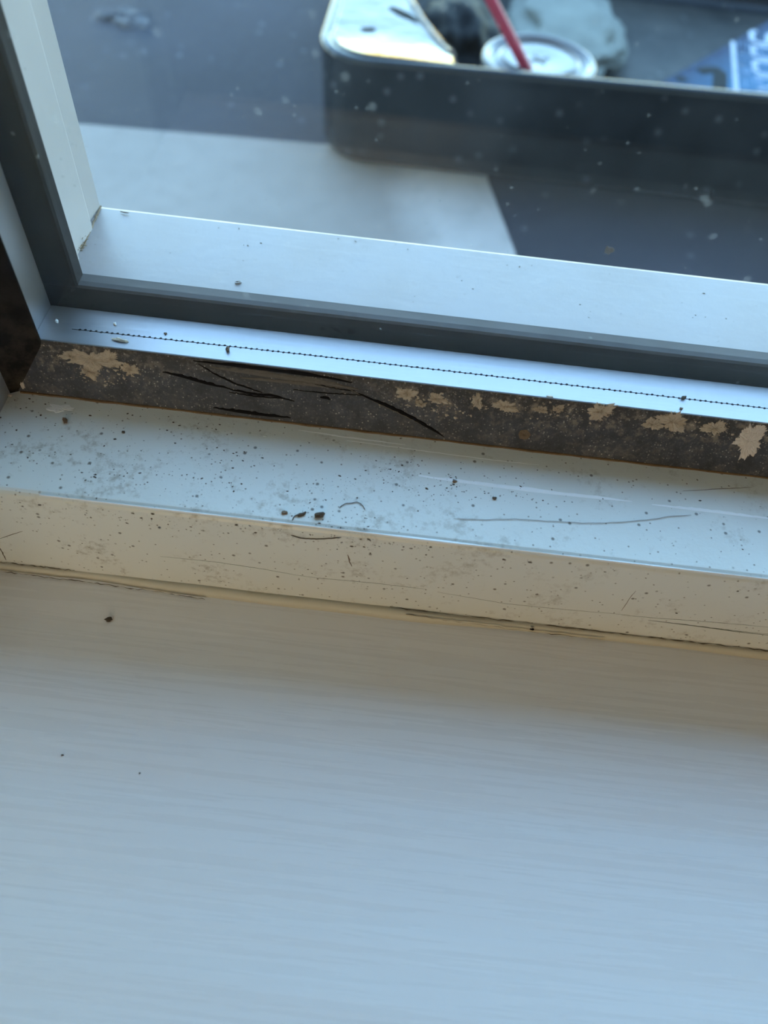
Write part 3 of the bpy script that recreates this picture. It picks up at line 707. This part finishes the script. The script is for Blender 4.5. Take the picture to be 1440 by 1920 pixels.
for k, (p, a, b, rt) in enumerate([((-0.05671, 0.66567, -0.06740), .006, .002, .2), ((-0.03093, 0.70154, -0.06740), .016, .004, -.75)]):  # two dark flecks on the glossy shelf
    v, f = lump((p[0], p[1], -.0672), a, b, .0008, rt, 40+k, .3)
    tag(pydata('dark_fleck', v, f, M_BAG), ['small dark fleck flat on the glossy tub shelf', 'long dark streak on the glossy shelf beside the black bag'][k], 'leaf')

# crumpled black bag behind the shelf
bagc = Vector((.020, .735, -.098)); V = []
_b = bmesh.new(); bmesh.ops.create_icosphere(_b, subdivisions=4, radius=1)
def crumple(c, r, seed, amp, fq):
    V = []; off = Vector((seed*3.1, seed*1.7, seed))
    for q in _b.verts:
        p = q.co; h = 1 + amp*(1-abs(mnoise.noise(p*fq+off))*2) + .5*amp*mnoise.noise(p*fq*2.3+off)
        V.append(Vector((c[0]+p.x*r[0]*h, c[1]+p.y*r[1]*h, c[2]+p.z*r[2]*h)))
    return V, [tuple(v.index for v in f.verts) for f in _b.faces]
v, f = crumple((.018, .750, -.108), (.037, .055, .030), 3, .22, 1.8)
tag(pydata('black_bag', v, f, M_BAG, None, True), 'crumpled black plastic bag in the tub between shelf and drink cup', 'bag')
v, f = crumple((.128, .865, -.128), (.052, .090, .014), 5, .25, 2.2)
tag(pydata('crumpled_paper', v, f, M_PAPER, None, True), 'pale greenish crumpled paper in the tub behind the drink cup', 'paper')
_b.free()

# drink cup with domed lid
LC = Vector((.0810, .6545, -.0715))
CUP = empty('drink_cup', (LC.x, LC.y, -.1435)); tag(CUP, 'takeaway drink cup with a pale round lid standing in the tub', 'cup')
v, f = lathe([(.0, .0), (.031, .0), (.032, .001), (.0415, .068), (.0405, .068), (.030, .003), (0, .003)], (LC.x, LC.y, -.1433), 48)
pydata('cup_body', v, f, M_CUP, CUP, True)
lp = [(.0425, -.006), (.0452, -.0055), (.0460, -.002), (.0450, .0012), (.0425, .0022), (.0400, .0012), (.0385, -.0012), (.0365, -.0022), (.0345, -.0010), (.0325, .0010), (.0300, .0016), (.020, .0013), (.012, .0009), (.006, .0006), (.0, .0005)]
v, f = lathe(lp, LC, 72); LID = pydata('cup_lid', v, f, M_LID, CUP, True)
lp2 = [(.0300, .0018), (.0306, .0026), (.0298, .0032), (.0290, .0026), (.0290, .0012)]
v, f = lathe(lp2, LC, 64); pydata('lid_ridge', v, f, M_LID, LID, True)
V, F = [], []
for a in (0.5, 0.5 + math.pi/2):
    d = Vector((math.cos(a), math.sin(a), 0))
    v, f = ribbon([LC + d*s + Vector((0, 0, .0012)) for s in (-.009, -.004, .004, .009)], (0, 0, 1), [.0006, .0016, .0016, .0006], .0006)
    o_ = len(V); V += v; F += [tuple(i+o_ for i in q) for q in f]
pydata('straw_slot', V, F, M_LID, LID)
# straw
s0 = Vector((0.06976, 0.63717, -0.07000)); s1 = Vector((0.03548, 0.64800, -0.03103)); d = (s1-s0).normalized()
v, f = tube([s0 - d*.010, s0, s1, s1 + d*.07], .0042, 14)
tag(pydata('drinking_straw', v, f, M_STRAW, None, True), 'dark red plastic straw leaning out of the drink cup lid', 'straw')

# blue printed carton
CART = empty('blue_carton', (.33, .75, -.1435)); tag(CART, 'blue printed carton with white lettering lying in the tub near its end', 'carton')
cp = [(.150, .637), (0.18325, 0.67798, -0.09000)[:2], (0.30802, 0.83409, -0.09000)[:2], (.385, .92), (.455, .92), (.455, .637)]
v, f = prism(cp, -.1434, -.09, 'z'); CB = pydata('carton_body', v, f, M_CARD, CART)
CZ = -.0897
def flat(name, polys, m):
    V, F = [], []
    for P in polys:
        v, f = prism([(p[0], p[1]) for p in P], -.0902, CZ, 'z'); o_ = len(V); V += v; F += [tuple(i+o_ for i in q) for q in f]
    return pydata(name, V, F, m, CART)
def stroke(pts, wd):
    """flat stroke drawn on the carton top"""
    v, f = ribbon([(p[0], p[1], -.0899) for p in pts], (0, 0, 1), [wd]*len(pts), .0003); return v, f
# local lettering frame on the card: reading direction runs toward the window, letter tops to the far end
A0 = Vector((0.28688, 0.80557, -0.09000)); A1 = Vector((0.26930, 0.68374, -0.09000)); RD = (A1 - A0).normalized(); UPD = Vector((-RD.y, RD.x, 0))
pitch = .0315; lh = .030; lw = .0250
GL = {'S': [[(1, .85), (.85, 1), (.15, 1), (0, .85), (0, .65), (.15, .52), (.85, .48), (1, .35), (1, .15), (.85, 0), (.15, 0), (0, .15)]],
      'O': [[(.15, 0), (0, .15), (0, .85), (.15, 1), (.85, 1), (1, .85), (1, .15), (.85, 0), (.15, 0), (0, .15)]],
      'U': [[(0, 1), (0, .15), (.15, 0), (.85, 0), (1, .15), (1, 1)]],
      'N': [[(0, 0), (0, 1), (1, 0), (1, 1)]],
      'D': [[(0, 0), (0, 1), (.8, 1), (1, .8), (1, .2), (.8, 0), (0, 0), (0, .2)]]}
for k, ch in enumerate('SOUND'):
    parts = []
    for pl in GL[ch]:
        parts.append(stroke([A0 + RD*(k*pitch - .004 + u*lw) + UPD*(w_*lh) for u, w_ in pl], .0052))
    v, f = joined(*parts); pydata('letter', v, f, M_WHITE, CART)
B0 = Vector((0.26505, 0.78008, -0.09000)); B1 = Vector((0.25131, 0.68315, -0.09000))
v, f = stroke([B0, B0.lerp(B1, .5), B1], .0042); pydata('stripe', v, f, M_WHITE, CART)
parts = []; rr3 = random.Random(2)
for k in range(26):
    c = B0.lerp(B1, rr3.random()*1.0) + UPD*rr3.uniform(.005, .026); e = RD if rr3.random() < .5 else UPD; l = rr3.uniform(.003, .009)
    parts.append(stroke([c - e*l, c + e*l], rr3.uniform(.0012, .0025)))
v, f = joined(*parts); o = pydata('small_print', v, f, M_MIDB, CART); o['kind'] = 'stuff'
v, f = stroke([(0.22391, 0.71238, -0.09000), (0.23392, 0.71775, -0.09000), (0.24112, 0.71952, -0.09000), (0.24270, 0.71502, -0.09000), (0.24040, 0.70104, -0.09000), (0.23706, 0.68344, -0.09000)], .0125); pydata('dark_glyph', v, f, M_DARKP, CART)
v, f = stroke([(0.20246, 0.69566, -0.09000), (0.20606, 0.69559, -0.09000), (0.20807, 0.69043, -0.09000)], .010); pydata('dark_glyph', v, f, M_DARKP, CART)
